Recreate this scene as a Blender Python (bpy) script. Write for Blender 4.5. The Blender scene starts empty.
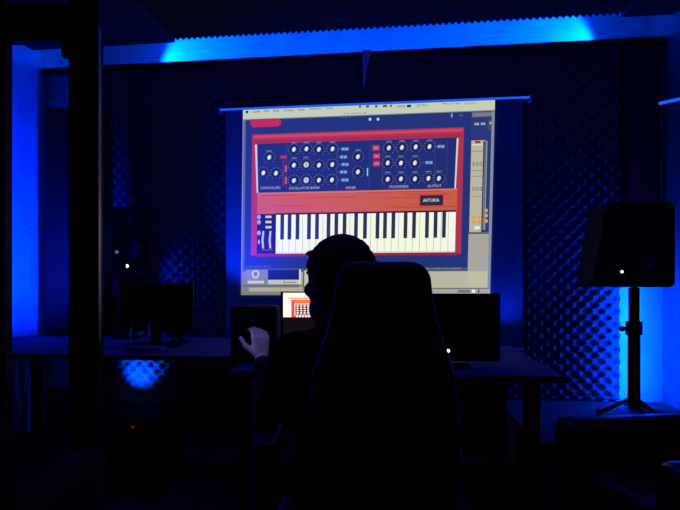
import bpy, bmesh, math, random
from mathutils import Vector, Matrix
random.seed(4)
SC = bpy.context.scene
COL = SC.collection
PI = math.pi
# ---------------------------------------------------------------- camera
FPX, CH, YAW, HOR = 560.0, 1.1, math.radians(7), 290.0
F_ = Vector((-math.sin(YAW), math.cos(YAW), 0)); R_ = Vector((math.cos(YAW), math.sin(YAW), 0))
cam = bpy.data.cameras.new('camera'); cam.sensor_width = 36; cam.lens = 36*FPX/680
cam.shift_y = (HOR-255)/680; cam.clip_start = 0.05
co = bpy.data.objects.new('camera', cam); COL.objects.link(co)
co.location = (0, 0, CH); co.rotation_euler = (PI/2, 0, YAW); SC.camera = co

def PD(px, py, d):
    """point at camera depth d"""
    v = (F_ + R_*((px-340)/FPX))*d
    return Vector((v.x, v.y, CH+(HOR-py)/FPX*d))
def PY(px, py, Y):
    """point on the wall-parallel plane y=Y"""
    dr = F_ + R_*((px-340)/FPX)
    return PD(px, py, Y/dr.y)

# ---------------------------------------------------------------- materials
def mat(name, col, rough=0.6, metal=0.0, spec=0.3, emit=None, es=1.0, noise=None, bump=0, trans=0):
    m = bpy.data.materials.new(name); m.use_nodes = True
    nt = m.node_tree; b = nt.nodes['Principled BSDF']
    b.inputs['Base Color'].default_value = (*col, 1); b.inputs['Roughness'].default_value = rough
    b.inputs['Metallic'].default_value = metal; b.inputs['Specular IOR Level'].default_value = spec
    if trans: b.inputs['Transmission Weight'].default_value = trans
    if emit is not None:
        b.inputs['Emission Color'].default_value = (*emit, 1); b.inputs['Emission Strength'].default_value = es
    if noise:
        tc = nt.nodes.new('ShaderNodeTexCoord'); n = nt.nodes.new('ShaderNodeTexNoise')
        n.inputs['Scale'].default_value = noise; n.inputs['Detail'].default_value = 4
        nt.links.new(tc.outputs['Object'], n.inputs['Vector'])
        mx = nt.nodes.new('ShaderNodeMixRGB'); mx.blend_type = 'MULTIPLY'; mx.inputs[0].default_value = 0.5
        mx.inputs[1].default_value = (*col, 1)
        nt.links.new(n.outputs['Fac'], mx.inputs[2]); nt.links.new(mx.outputs[0], b.inputs['Base Color'])
        if bump:
            bp = nt.nodes.new('ShaderNodeBump'); bp.inputs['Strength'].default_value = bump; bp.inputs['Distance'].default_value = 0.01
            nt.links.new(n.outputs['Fac'], bp.inputs['Height']); nt.links.new(bp.outputs[0], b.inputs['Normal'])
    return m
def s2l(c):
    return tuple((x/255/12.92 if x/255 <= .04045 else ((x/255+.055)/1.055)**2.4) for x in c)
M = dict(
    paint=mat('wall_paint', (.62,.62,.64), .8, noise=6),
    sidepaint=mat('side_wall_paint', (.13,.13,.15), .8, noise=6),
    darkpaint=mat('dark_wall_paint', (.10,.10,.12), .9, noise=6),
    floor=mat('floor_carpet', (.05,.05,.055), .95, noise=60, bump=.4, spec=.1),
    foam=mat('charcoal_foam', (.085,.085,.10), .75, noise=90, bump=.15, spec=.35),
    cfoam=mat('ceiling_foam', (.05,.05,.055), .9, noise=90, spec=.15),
    black=mat('black_plastic', (.008,.008,.009), .5, spec=.2, noise=120),
    blackrough=mat('black_vinyl', (.008,.008,.010), .7, noise=200, bump=.3, spec=.2),
    grille=mat('speaker_grille', (.006,.006,.006), .6, metal=.2, noise=300, bump=.5),
    cone=mat('speaker_cone', (.012,.012,.013), .5),
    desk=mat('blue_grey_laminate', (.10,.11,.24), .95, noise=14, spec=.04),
    deskedge=mat('desk_edge', (.01,.01,.012), .6),
    metal=mat('dark_metal', (.05,.05,.055), .4, metal=.8, noise=40),
    frame=mat('black_painted_metal', (.005,.005,.006), .6, noise=30, spec=.1),
    chrome=mat('bright_metal', (.5,.5,.5), .3, metal=.9, noise=30),
    trim=mat('brushed_trim', (.25,.25,.25), .4, metal=.8, noise=30),
    fabric=mat('screen_fabric', (.32,.33,.36), .9, noise=3, spec=.05),
    leather=mat('black_leather', (.035,.037,.028), .5, noise=50, bump=.3, spec=.4),
    cloth=mat('black_cloth', (.014,.014,.012), .95, noise=80, bump=.4, spec=.1),
    hair=mat('dark_hair', (.07,.07,.045), .8, noise=120, bump=.8, spec=.1),
    skin=mat('skin', (.32,.2,.15), .6, noise=20),
    glossblack=mat('gloss_leather', (.012,.012,.015), .28, noise=12, bump=.5, spec=.5),
    glassoff=mat('dark_glass', (.004,.004,.005), .35, spec=.15, noise=2),
    glowblue=mat('blue_glow', (.1,.1,.3), .5, emit=(.01,.13,1), es=.9),
    ledhot=mat('blue_led_lens', (.1,.1,.3), .5, emit=(.03,.3,1), es=5),
    ledwhite=mat('white_led', (.5,.5,.5), .5, emit=(.9,1,.8), es=1.6),
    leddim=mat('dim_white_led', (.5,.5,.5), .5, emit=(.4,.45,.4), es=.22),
    ledgreen=mat('green_led', (.2,.5,.2), .5, emit=(.35,1,.4), es=4),
    ledred=mat('red_led', (.5,.1,.1), .5, emit=(1,.02,.01), es=.14),
    housing=mat('white_housing', (.6,.6,.62), .4, noise=8),
)
# ---------------------------------------------------------------- helpers
def box(bm, x0, x1, y0, y1, z0, z1, mtx=None, mi=0):
    vs = [bm.verts.new(Vector(c) if mtx is None else mtx @ Vector(c)) for c in
          [(x0,y0,z0),(x1,y0,z0),(x1,y1,z0),(x0,y1,z0),(x0,y0,z1),(x1,y0,z1),(x1,y1,z1),(x0,y1,z1)]]
    for f in [(0,3,2,1),(4,5,6,7),(0,1,5,4),(1,2,6,5),(2,3,7,6),(3,0,4,7)]:
        bm.faces.new([vs[i] for i in f]).material_index = mi
def tube(bm, p0, p1, r0, r1=None, n=16, cap=True):
    p0 = Vector(p0); p1 = Vector(p1); r1 = r0 if r1 is None else r1
    d = (p1-p0).normalized(); a = d.orthogonal().normalized(); b = d.cross(a)
    A = [bm.verts.new(p0+(a*math.cos(t)+b*math.sin(t))*r0) for t in [2*PI*i/n for i in range(n)]]
    B = [bm.verts.new(p1+(a*math.cos(t)+b*math.sin(t))*r1) for t in [2*PI*i/n for i in range(n)]]
    for i in range(n): bm.faces.new([A[i],A[(i+1)%n],B[(i+1)%n],B[i]])
    if cap: bm.faces.new(A[::-1]); bm.faces.new(B)
def pathtube(bm, pts, r, n=10):
    for a, b in zip(pts[:-1], pts[1:]): tube(bm, a, b, r, r, n)
def ball(bm, c, rx, ry=None, rz=None, seg=16):
    ry = rx if ry is None else ry; rz = rx if rz is None else rz
    bmesh.ops.create_uvsphere(bm, u_segments=seg, v_segments=seg//2+2, radius=1,
        matrix=Matrix.Translation(Vector(c)) @ Matrix.Diagonal((rx,ry,rz,1)))
def lathe(bm, prof, c, n=28, mtx=None):
    rings = []
    c = Vector(c)
    for r, z in prof:
        ring = []
        for i in range(n):
            t = 2*PI*i/n; p = Vector((r*math.cos(t), r*math.sin(t), z))
            if mtx: p = mtx @ p
            ring.append(bm.verts.new(p+c))
        rings.append(ring)
    for A, B in zip(rings[:-1], rings[1:]):
        for i in range(n): bm.faces.new([A[i],A[(i+1)%n],B[(i+1)%n],B[i]])
    bm.faces.new(rings[0][::-1]); bm.faces.new(rings[-1])
def prism(bm, pts, y0, y1, mtx=None):
    """pts = (x,z) outline extruded in y"""
    A = [bm.verts.new((mtx or Matrix()) @ Vector((x,y0,z))) for x,z in pts]
    B = [bm.verts.new((mtx or Matrix()) @ Vector((x,y1,z))) for x,z in pts]
    n = len(pts)
    bm.faces.new(A); bm.faces.new(B[::-1])
    for i in range(n): bm.faces.new([A[i],B[i],B[(i+1)%n],A[(i+1)%n]])
def rrect(w, h, r, n=6, cx=0, cz=0):
    out = []
    for sx, sz, a0 in ((1,1,0),(-1,1,90),(-1,-1,180),(1,-1,270)):
        for i in range(n+1):
            a = math.radians(a0+90*i/n)
            out.append((cx+sx*(w/2-r)+r*math.cos(a), cz+sz*(h/2-r)+r*math.sin(a)))
    return out
def obj(name, bm, m, parent=None, smooth=False, bevel=0, mats=None):
    bmesh.ops.recalc_face_normals(bm, faces=bm.faces)
    me = bpy.data.meshes.new(name); bm.to_mesh(me); bm.free()
    for q in (mats or [m]): me.materials.append(q)
    if smooth:
        for p in me.polygons: p.use_smooth = True
    o = bpy.data.objects.new(name, me); COL.objects.link(o)
    if parent is not None:
        o.parent = parent
        o.matrix_parent_inverse = Matrix.Translation(-parent_world(parent))
    if bevel:
        md = o.modifiers.new('bevel', 'BEVEL'); md.width = bevel; md.segments = 3; md.limit_method = 'ANGLE'
        md.harden_normals = False
    return o
def parent_world(p):
    # world position of a parent (all roots are only translated; part meshes have identity transforms)
    return Vector(p.location) if p.type == 'EMPTY' else Vector((0,0,0))
def tag(o, label, cat, group=None):
    o['label'] = label; o['category'] = cat
    if group: o['group'] = group
    return o
def thing(name, label, cat, loc, group=None):
    e = bpy.data.objects.new(name, None); COL.objects.link(e); e.location = loc; e.empty_display_size = .1
    return tag(e, label, cat, group)
def struct(name, bm, m):
    o = obj(name, bm, m); o['kind'] = 'structure'; return o
NB = bmesh.new

# ---------------------------------------------------------------- room shell
YW, ZT = 4.25, 2.855           # front face and top of the panelled back wall
YF, ZC, ZC2 = 4.56, 3.08, 3.36     # true back wall, ceiling, raised ceiling over the cove
YCF = 4.06
XL, XR = -2.93, 1.80
b = NB(); box(b, XL-.1, XR+.1, -1.6, YF+.1, -.1, 0); struct('floor', b, M['floor'])
b = NB(); box(b, XL-.1, XR+.1, -1.6, YCF+.01, ZC, ZC2); box(b, XL-.1, XR+.1, -1.6, YF+.1, ZC2, ZC2+.1); struct('ceiling', b, M['paint'])
b = NB(); box(b, XL-.1, XR+.1, YF, YF+.1, 0, ZC2); struct('wall_far', b, M['paint'])
b = NB(); box(b, XL, XR, YW, YW+.10, 0, ZT); struct('wall_back', b, M['paint'])
b = NB(); box(b, XL-.1, XL, -1.6, YF, 0, ZC2); struct('wall_left', b, M['paint'])
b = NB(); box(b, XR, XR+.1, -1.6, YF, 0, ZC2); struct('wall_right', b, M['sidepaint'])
b = NB(); box(b, XL-.1, XR+.1, -1.7, -1.6, 0, ZC); struct('wall_front', b, M['paint'])
b = NB(); box(b, XL, XR, YW-.02, YW, 0, .30); struct('baseboard_back', b, M['darkpaint'])
b = NB(); box(b, XL, XL+.015, 1.0, YW-.02, 0, .30); struct('baseboard_left', b, M['paint'])
b = NB(); box(b, XL, XR, YW-.085, YW+.10, ZT+.0005, ZT+.022); struct('trim_2', b, M['deskedge'])
b = NB(); box(b, XR-.05, XR, YW-.55, YW-.50, 0, ZT-.3); struct('trim_1', b, M['paint'])

# ---------------------------------------------------------------- egg crate foam tiles on the back wall
def foam_bm(x0, x1, z0, z1, y, p=.09, A=.044, step=.0112, base=.022):
    nx = max(2, int((x1-x0)/step)); nz = max(2, int((z1-z0)/step))
    bm = NB(); g = []
    for j in range(nz+1):
        row = []
        for i in range(nx+1):
            x = x0+(x1-x0)*i/nx; z = z0+(z1-z0)*j/nz
            c = math.cos(2*PI*x/p)*math.cos(2*PI*z/p)
            h = base + A*((1+c)/2)**2.6
            row.append(bm.verts.new((x, y-h, z)))
        g.append(row)
    for j in range(nz):
        for i in range(nx):
            bm.faces.new([g[j][i], g[j][i+1], g[j+1][i+1], g[j+1][i]])
    # side skirts to the wall
    def skirt(edge):
        bk = [bm.verts.new((v.co.x, y, v.co.z)) for v in edge]
        for i in range(len(edge)-1): bm.faces.new([edge[i], edge[i+1], bk[i+1], bk[i]])
        return bk
    skirt(g[0]); skirt(g[-1]); skirt([r[0] for r in g]); skirt([r[-1] for r in g])
    return bm
XFL = PY(99,0,YW).x; XFR = PY(618,0,YW).x
cols = [(XFL-.02, XFL+.82, 'far left'), (XFL+.826, XFL+1.66, 'left'), (XFL+1.666, XFL+2.60, 'middle'), (XFL+2.606, XFR-1.0, 'right of middle'), (XFR-.994, XFR, 'right')]
rows = [(.03,.72,'bottom'), (.724,1.80,'middle'), (1.804,ZT-.003,'top')]
place = {
 ('far left','bottom'):'glowing under the left desk', ('far left','middle'):'behind the left loudspeaker', ('far left','top'):'above the left loudspeaker',
 ('left','bottom'):'low down, right of the glow', ('left','middle'):'just left of the lower screen', ('left','top'):'just left of the screen top',
 ('middle','top'):'above the left half of the screen','right of middle':'',
 ('right of middle','top'):'above the right half of the screen',
 ('right','bottom'):'beside the right speaker pole, below the seam', ('right','middle'):'dotted blue beside the right loudspeaker', ('right','top'):'above the right loudspeaker'}
for (x0,x1,cn) in cols:
    for (z0,z1,rn) in rows:
        if cn == 'right' and rn == 'bottom': z0 = .315
        if (cn,rn) not in place: continue
        o = obj('acoustic_foam_tile', foam_bm(x0,x1,z0,z1,YW-.001-(.02 if z0 < .1 else 0)), M['foam'], smooth=True)
        tag(o, 'egg crate foam tile on the back wall ' + place[(cn,rn)], 'acoustic foam', 'egg crate foam tiles on the back wall')

# ceiling pyramid foam: panels with a row of teeth against the cove
def ceil_foam(x0, x1, y0, y1, n):
    bm = NB(); p = (x1-x0)/n; m = int(round((y1-y0)/p)); q = (y1-y0)/m
    zb = ZC-.070; tip = .032
    box(bm, x0, x1, y0, y1, zb, ZC-.001)
    for i in range(n):
        for j in range(m):
            a, c = x0+i*p, y0+j*q
            vs = [bm.verts.new(v) for v in ((a,c,zb-.0005),(a+p,c,zb-.0005),(a+p,c+q,zb-.0005),(a,c+q,zb-.0005),(a+p/2,c+q/2,zb-tip))]
            for k in range(4): bm.faces.new([vs[k], vs[(k+1)%4], vs[4]])
    return bm
cx0 = PD(176,30,4.25).x; cx1 = PD(610,20,4.05).x
W = (cx1-cx0)/3
for k, lb in enumerate(('left third, above the left desk','middle third, above the projection screen','right third, above the right loudspeaker')):
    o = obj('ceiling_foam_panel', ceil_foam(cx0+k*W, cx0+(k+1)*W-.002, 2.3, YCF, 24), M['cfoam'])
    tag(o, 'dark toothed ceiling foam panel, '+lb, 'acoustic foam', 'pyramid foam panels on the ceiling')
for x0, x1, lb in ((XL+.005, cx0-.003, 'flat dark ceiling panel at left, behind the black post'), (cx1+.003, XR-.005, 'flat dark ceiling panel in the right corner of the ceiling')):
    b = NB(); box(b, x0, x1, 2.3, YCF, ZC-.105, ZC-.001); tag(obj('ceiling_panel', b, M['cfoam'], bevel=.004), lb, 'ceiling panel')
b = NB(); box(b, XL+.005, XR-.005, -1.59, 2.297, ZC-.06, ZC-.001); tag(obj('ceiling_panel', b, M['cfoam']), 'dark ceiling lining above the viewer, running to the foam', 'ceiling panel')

# ---------------------------------------------------------------- projection screen
YS = 4.10
tl = PY(226,110,YS); tr = PY(523,98,YS)
zs1 = tl.z*.5+tr.z*.5; zs0 = PY(300,345,YS).z
t = thing('projection_screen', 'white pull-down projection screen showing a red synthesizer, on back wall', 'projection screen', ((tl.x+tr.x)/2, YS, zs0))
b = NB(); box(b, tl.x, tr.x, YS, YS+.004, zs0, zs1); obj('fabric', b, M['fabric'], t)
hl = PY(219,0,YS).x; hr = PY(531,0,YS).x
b = NB(); tube(b, (hl,YS+.018,zs1+.006), (hr,YS+.018,zs1+.006), .013, n=20); hs = obj('roller_housing', b, M['housing'], t, smooth=True)
b = NB(); box(b, hl+.002, hr-.002, YS-.004, YS+.004, zs1-.003, zs1+.010); o = obj('housing_glint', b, M['glowblue'], t); o['label'] = 'blue glint along the screen housing, painted as a glowing strip'  # glint on the housing imitated by an added glowing strip
for x in (hl, hr):
    b = NB(); box(b, x-.010, x+.010, YS-.005, YW-.066, zs1-.014, zs1+.024); obj('bracket', b, M['housing'], t, bevel=.003)
b = NB(); tube(b, (tl.x-.01,YS+.002,zs0-.008), (tr.x+.01,YS+.002,zs0-.008), .010); obj('weight_bar', b, M['black'], t, smooth=True)

# --- the projected picture: flat emissive artwork on the fabric
PM = {}; PMATS = []
def pm(c, k=1.0):
    key = (tuple(c), k)
    if key not in PM:
        PM[key] = len(PMATS)
        PMATS.append(mat('projected_tint', (.20,.20,.22), .9, spec=.02, emit=s2l(c), es=k))
    return PM[key]
pb = NB()
def des(x, y):   # photo px -> picture's own frame
    yd = y
    for _ in range(3): yd = y + (x-369)*.04*(294-yd)/190
    xd = x
    for _ in range(3): xd = x + (yd-105)/190*(2+3*(xd-243)/252)
    return xd, yd
def px_(xd, yd):
    y = yd - (xd-369)*.04*(294-yd)/190
    x = xd - (yd-105)/190*(2+3*(xd-243)/252)
    return x, y
LY = [0]
def emitpoly(pts, c, lay, k=1.0):   # pts in picture frame
    vs = []
    for xd, yd in pts:
        x, y = px_(xd, yd); vs.append(pb.verts.new(PY(x, y, YS-.002-lay*.0007)))
    f = pb.faces.new(vs); f.material_index = pm(c, k)
def R(x0, y0, x1, y1, c, lay=1):
    a = des(x0,y0); d = des(x1,y1)
    emitpoly([(a[0],a[1]),(d[0],a[1]),(d[0],d[1]),(a[0],d[1])], c, lay)
def RD(x0, y0, x1, y1, c, lay=1):
    emitpoly([(x0,y0),(x1,y0),(x1,y1),(x0,y1)], c, lay)
def E(x, y, rx, ry, c, lay, rot=0, n=16):
    a, d = des(x,y)
    emitpoly([(a+rx*math.cos(t)*math.cos(rot)-ry*math.sin(t)*math.sin(rot), d+rx*math.cos(t)*math.sin(rot)+ry*math.sin(t)*math.cos(rot)) for t in [2*PI*i/n for i in range(n)]], c, lay)
def TXT(s, x0, y0, w, h, c, lay):
    """text filling w x h px, top-left at photo px"""
    cu = bpy.data.curves.new('t', 'FONT'); cu.body = s; cu.size = 1; cu.resolution_u = 2
    o = bpy.data.objects.new('t', cu); COL.objects.link(o)
    me = bpy.data.meshes.new_from_object(o.evaluated_get(bpy.context.evaluated_depsgraph_get()))
    bpy.data.objects.remove(o); bpy.data.curves.remove(cu)
    xs = [v.co.x for v in me.vertices]; ys = [v.co.y for v in me.vertices]
    if not xs: return
    ax, bx, ay, by = min(xs), max(xs), min(ys), max(ys)
    a, d = des(x0, y0)
    vs = []
    for v in me.vertices:
        xd = a+(v.co.x-ax)/(bx-ax)*w; yd = d+h-(v.co.y-ay)/(by-ay)*h
        x, y = px_(xd, yd); vs.append(pb.verts.new(PY(x, y, YS-.002-lay*.0007)))
    for p in me.polygons:
        try: pb.faces.new([vs[i] for i in p.vertices]).material_index = pm(c)
        except ValueError: pass
    bpy.data.meshes.remove(me)

BEI=(164,162,146); LBEI=(190,188,168); NAV=(36,50,104); PAN=(34,44,96); RED=(172,50,48); WOOD=(200,92,34); KEY=(244,248,222); BK=(42,50,46)
RD(243,105,495,295, BEI, 0)
RD(243,105,495,115, (196,206,172), 1)                       # menu bar and title row
RD(243,114.6,495,115.2, (120,126,118), 2)
E(247,112,1.3,1.4,(20,20,30),3)
x = 253
for w_, wd in (('Live',7),('File',5),('Edit',6),('Create',10),('View',7),('Options',13),('Help',7)):
    TXT(w_, x, 110.6-(x-243)*.04, wd, 2.6, (40,48,50), 3); x += wd+4.2
for i,(xx,ww) in enumerate(((359,2),(366,3),(375,2.5),(383,4),(390,2))): R(xx,105.6-i*.2,xx+ww,107.6-i*.2,(70,78,74),3)
TXT('100%', 397, 105.3, 8, 2.3, (50,56,54), 3); R(407,104.8,411,107.2,(30,34,36),3)
TXT('US Pro', 416, 104.2, 12, 2.3, (60,66,62), 3)
TXT('Mon 30 Apr', 443, 103, 18, 2.3, (60,66,62), 3); TXT('Untitled', 464, 102.2, 12, 2.3, (110,116,104), 3)
TXT('Untitled', 344, 112.6, 22, 2.0, (120,120,104), 3)
# synth plug-in window
RD(246,115.4,471.6,268, NAV, 2)
RD(246,268,471.6,271.6,(72,84,86), 2)
TXT('MIDI  CHORD  POLY  UNISON', 425, 267.6, 36, 1.8, (150,156,140), 3)
E(252.5,122.6,2.6,3.6,(176,36,70),3)
R(252.5,119.2,278,126.4,(190,40,64),3); E(278,122.4,3.4,3.6,(190,40,64),3)
for x,w_ in ((285,3),(307,5),(341,10)): R(x,119.5-(x-243)*.035,x+w_,120.7-(x-243)*.035,(80,90,140),3)
for x in (370,378): E(x,119.2,1.3,1.5,(200,215,235),3)
R(451,113.4,452.6,117.4,(120,150,210),3); R(459,114.6,463,115.8,(70,90,150),3)
# red wooden case
RD(252.5,130.5,464.6,254.5, RED, 3)
RD(254,131.8,463.4,134.5, (206,70,64), 4); RD(254,137,463.4,139.6,(162,40,50),4)
RD(258,140.2,458.6,190.4, PAN, 5)
emitpoly([(255.4,141),(257.4,141),(259.2,190.4),(257.6,190.4)], (205,205,220), 6)
emitpoly([(457.6,141),(459.4,141),(458,190.4),(456.4,190.4)], (215,210,200), 6)
for xx in (287.2, 337.5, 370.5, 383.5, 436, 448): RD(xx,142,xx+.5,188,(60,70,110),6)
RD(258.4,190.4,459.4,212.2, WOOD, 5)
for i in range(26):
    y0 = 191+random.random()*19; x0 = 259+random.random()*160; RD(x0,y0,x0+20+random.random()*30,y0+.9,random.choice([(208,88,40),(184,62,32),(202,70,46)]),6)
RD(258.4,190.4,459.4,192,(222,110,64),7)
R(420,195.4,443,205.4,(52,34,34),8); TXT('ARTURIA',423,198.8,16.5,3.2,(235,225,215),9)
# knobs
def knob(x, y, big=0):
    for k in range(11):
        a = math.radians(130+k*28); E(x+5.7*math.cos(a), y+5.7*math.sin(a), .45,.45,(120,128,140),7,n=6)
    E(x,y,4.3,4.4,(26,28,44),7); E(x,y+.1,3.0+big*.3,3.2+big*.3,(52,58,76),8)
    E(x-.1,y-.1,1.7+big*.9,2.4+big*.5,(222,228,232) if not big else (196,204,186),9,rot=.35)
    if big: emitpoly([(des(x-.25,y-2)[0],des(x,y-2)[1]),(des(x+.25,y)[0],des(x,y-2)[1]),(des(x+.25,y)[0],des(x,y+1)[1]),(des(x-.25,y)[0],des(x,y+1)[1])],(90,90,90),10)
for x,y in ((269.3,157.5),(263.4,173),(276,173.3),(294,149.5),(306.5,149),(319,149.5),(332.6,149),(294,165.3),(319,165.3),(332.4,164.6),(294,180.6),(319,180.2),(332,180),
            (358,156.8),(358,172),(389,148),(402,147.6),(415.8,147),(429.6,146.7),(387.8,163),(401,163.2),(415,163),(387.8,179.4),(401,179),(415,179),(428.5,178.5),(439,178.5)): knob(x,y)
for x,y in ((306.3,164.8),(306.3,180.2)): knob(x,y,1)
for x,y in ((345,149),(343.5,157),(345,164.5),(343.5,172),(345,180),(441,146.5),(429,162.6)):
    R(x-3.4,y-1.4,x-.3,y+1.4,(120,160,205),7); R(x+.3,y-1.4,x+3.4,y+1.4,(120,160,205),7); R(x-6.5,y-.2,x-4.3,y+.3,(90,110,150),7)
for x,y in ((376,148),(376.5,156.2),(376.5,163.6)):
    R(x-3.4,y-2.6,x+3.4,y+2.6,(190,60,56),7); R(x-2,y-.5,x+2,y+.5,(226,150,130),8)
R(280.5,155.6,286.5,158.6,(170,50,70),7); R(285,165.5,286.8,172,(210,80,70),7); R(285,177,286.8,184,(210,80,60),7)
R(283,160,284,186,(120,40,60),7); R(367,168,368,176,(140,210,220),7)
for tt,x,y,w_ in (('CONTROLLERS',260.5,186.8,20),('OSCILLATOR BANK',289,187,31),('MIXER',346,186.6,10),('MODIFIERS',389.5,185.6,19),('OUTPUT',427.5,184.8,14)):
    TXT(tt,x,y,w_,2.6,(172,178,190),7)
# speckle of captions above knobs
for x,y in ((294,142.8),(306.5,142.4),(319,142.6),(332.6,142.2),(389,141.4),(402,141),(415.8,140.6),(429.6,140.2),(306,157.4),(294,158),(387.8,156.4),(401,156.4),(415,156),(387.8,172.4),(401,172.2),(415,172),(428.5,171.6),(439,171.4),(269,151),(358,150)):
    R(x-2.6,y-.5,x+2.6,y+.5,(110,118,140),7)
# keyboard block
RD(258.4,212.2,277.2,254.2,(28,26,34),5)
for y in (217,222.2,233,242): E(258.9,y,1.9 if y<240 else 1.1,2.4,(160,160,215),7)
for y in (216.8,222,227.2): R(265.5,y-1.1,271.5,y+1.1,(205,205,150),7)
for x in (264.2,271.4):
    emitpoly([(x-1.2+.9,des(x,231)[1]),(x+1.6,des(x,231)[1]),(x+1,239),(x+1.6,247.5),(x-.3,247.5),(x-1.2,239)],(190,185,165),7)
R(262,249.5,273,250.4,(120,80,90),7)
RD(257,252.6,461,255.6,(150,30,46),6)
k0 = des(276,232)[0]; k1 = des(455.4,232)[0]; sc_ = (k1-k0)/181.2
def kx(k): return k0+(6.65*k+.01225*k*k)*sc_
RD(k0,212.8,k1,253, KEY, 6)
for k in range(1,26): RD(kx(k)-.22,213,kx(k)+.22,252.6,(150,156,140),7)
RD(k0,251.6,k1,253,(212,216,190),7)
RD(k0-1,211.6,k1,213.4,(56,26,28),8)
for x in (282.2,289.5,297.5,309,317,328.5,336.3,344.5,356,365,377.5,385,393.3,405.5,414,427,435.5,444):
    xd = des(x,226)[0]; RD(xd-1.9,213.4,xd+1.9,238.6,BK,8); RD(xd-1.1,214,xd+.4,236,(44,48,44),9)
# host window at right
RD(471.6,115.4,495,294, (44,54,108), 2)
RD(472.4,116.2,493.8,121,(112,110,110),3); RD(474,118.4,492,119,(150,150,140),4)
TXT('66 66',474.5,122.6,11,2.6,(225,230,235),4)
R(487.6,119.5,493.6,130,(70,70,80),3); E(490.5,123,1.2,1.4,(160,165,160),4)
R(471.4,140.6,483.2,233,(186,182,150),3)
R(475,141,480.4,143.2,(170,34,50),4); R(472,144.4,482,145.2,(226,222,196),4)
for y in (164,189):
    for x in (473.6,477.2,480.8): E(x,y,1.3,1.9,(70,70,64),4,n=10); E(x,y,.8,1.3,(186,182,150),5,n=10)
for y in (151,170.5,176,196): R(472,y,482.6,y+.5,(140,136,112),4)
R(483.4,141,484.2,232,(40,44,60),4); R(484.6,141,485.2,230,(150,150,150),4)
for x in (473.4,479):
    for y in (217.2,222): R(x-1.8,y-1.5,x+2.4,y+1.5,(222,158,50),5)
R(474.6,226.4,479.6,229,(236,236,226),5)
for y in (210.6,215.6,221): E(486.2,y,1.7,1.9,(214,166,60),5)
RD(471.8,233.4,494.4,235.4,(96,96,92),4)
RD(471.8,235.4,492.2,288,(168,166,142),4); RD(427,271.8,492.2,288,(184,182,154),4); RD(492.2,116,495,290,(132,140,158),5)
RD(300,271.6,495,294.4,(172,170,146),3); RD(427,288,495,289,(92,92,84),5); RD(427,289.2,492,293.8,(168,168,146),5)
R(458,290,470,292.6,(112,112,104),6); R(472,289.8,475,292.8,(236,236,226),6); R(478,289.4,479.4,293,(60,60,60),6)
# host window, bottom left
RD(243.6,115.4,246,271,(84,98,160),3)
RD(243,270.8,302,295,(128,130,122),4)
TXT('Instrument Rack',247,265.6,24,1.7,(110,120,130),4)
R(246.4,269.8,267.4,284.4,(132,132,112),6); E(255.5,274,4,4.2,(196,196,160),7); E(255.5,274,2,2.6,(120,116,90),8); R(253,277.4,258,278.6,(190,190,160),8)
R(247.6,280.8,264,283.4,(206,206,176),7)
R(268,270,299.6,279.8,(22,34,92),6); R(268,279.8,300,284.2,(196,196,168),6); R(284,281,285,283.4,(90,90,80),7); R(286,282,296,282.8,(120,120,100),7); R(299.2,269.4,300.6,284.4,(220,220,200),7)
R(303,269.4,304.2,291,(92,92,84),6); R(304.4,270.4,318,286,(198,196,168),6)
R(249,287.6,310,291.4,(176,172,140),6); R(242.6,285.4,310,286.3,(88,88,74),6)
me = bpy.data.meshes.new('projected_image'); pb.to_mesh(me); pb.free()
for q in PMATS: me.materials.append(q)
o = bpy.data.objects.new('projected_image', me); COL.objects.link(o); o.parent = t
o.matrix_parent_inverse = Matrix.Translation(-Vector(t.location))
o['label'] = 'bright projected picture of a red software synthesizer'

# ---------------------------------------------------------------- desks
DZ = .75
YL0 = 2.86
xl1 = PY(256,355,YL0).x
def desk(name, label, x0, x1, y0, y1, legs, panels=True):
    t = thing(name, label, 'desk', ((x0+x1)/2,(y0+y1)/2,0), None)
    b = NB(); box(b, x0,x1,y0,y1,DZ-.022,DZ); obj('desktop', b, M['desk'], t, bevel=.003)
    b = NB(); box(b, x0,x1,y0-.006,y0-.0005,DZ-.026,DZ-.002); obj('edge_band', b, M['deskedge'], t)
    for lx in legs:
        b = NB(); box(b, lx-.03, lx+.03, y0+.06, y0+.12, .02, DZ-.023); box(b, lx-.03, lx+.03, y1-.12, y1-.06, .02, DZ-.023)
        box(b, lx-.03, lx+.03, y0+.03, y1-.03, .0, .03); obj('leg', b, M['frame'], t, bevel=.003)
    b = NB(); box(b, x0+.06, x1-.06, (y0+y1)/2, (y0+y1)/2+.03, DZ-.09, DZ-.023); obj('cross_rail', b, M['frame'], t)
    if panels:
        b = NB(); box(b, x0+.05, x1-.03, y1-.05, y1-.03, .06, DZ-.024); obj('light_blocker', b, M['frame'], t)  # panel added to keep lamp light from spilling below the desk
    return t
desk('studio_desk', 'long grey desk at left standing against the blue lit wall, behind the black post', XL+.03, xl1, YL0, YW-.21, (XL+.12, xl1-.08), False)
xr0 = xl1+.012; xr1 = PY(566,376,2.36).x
desk('studio_desk', 'grey desk in front of the projection screen carrying laptop and dark monitor', xr0, xr1, 2.36, 3.62, (xr0+.06, PY(534,480,2.4).x))

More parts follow.
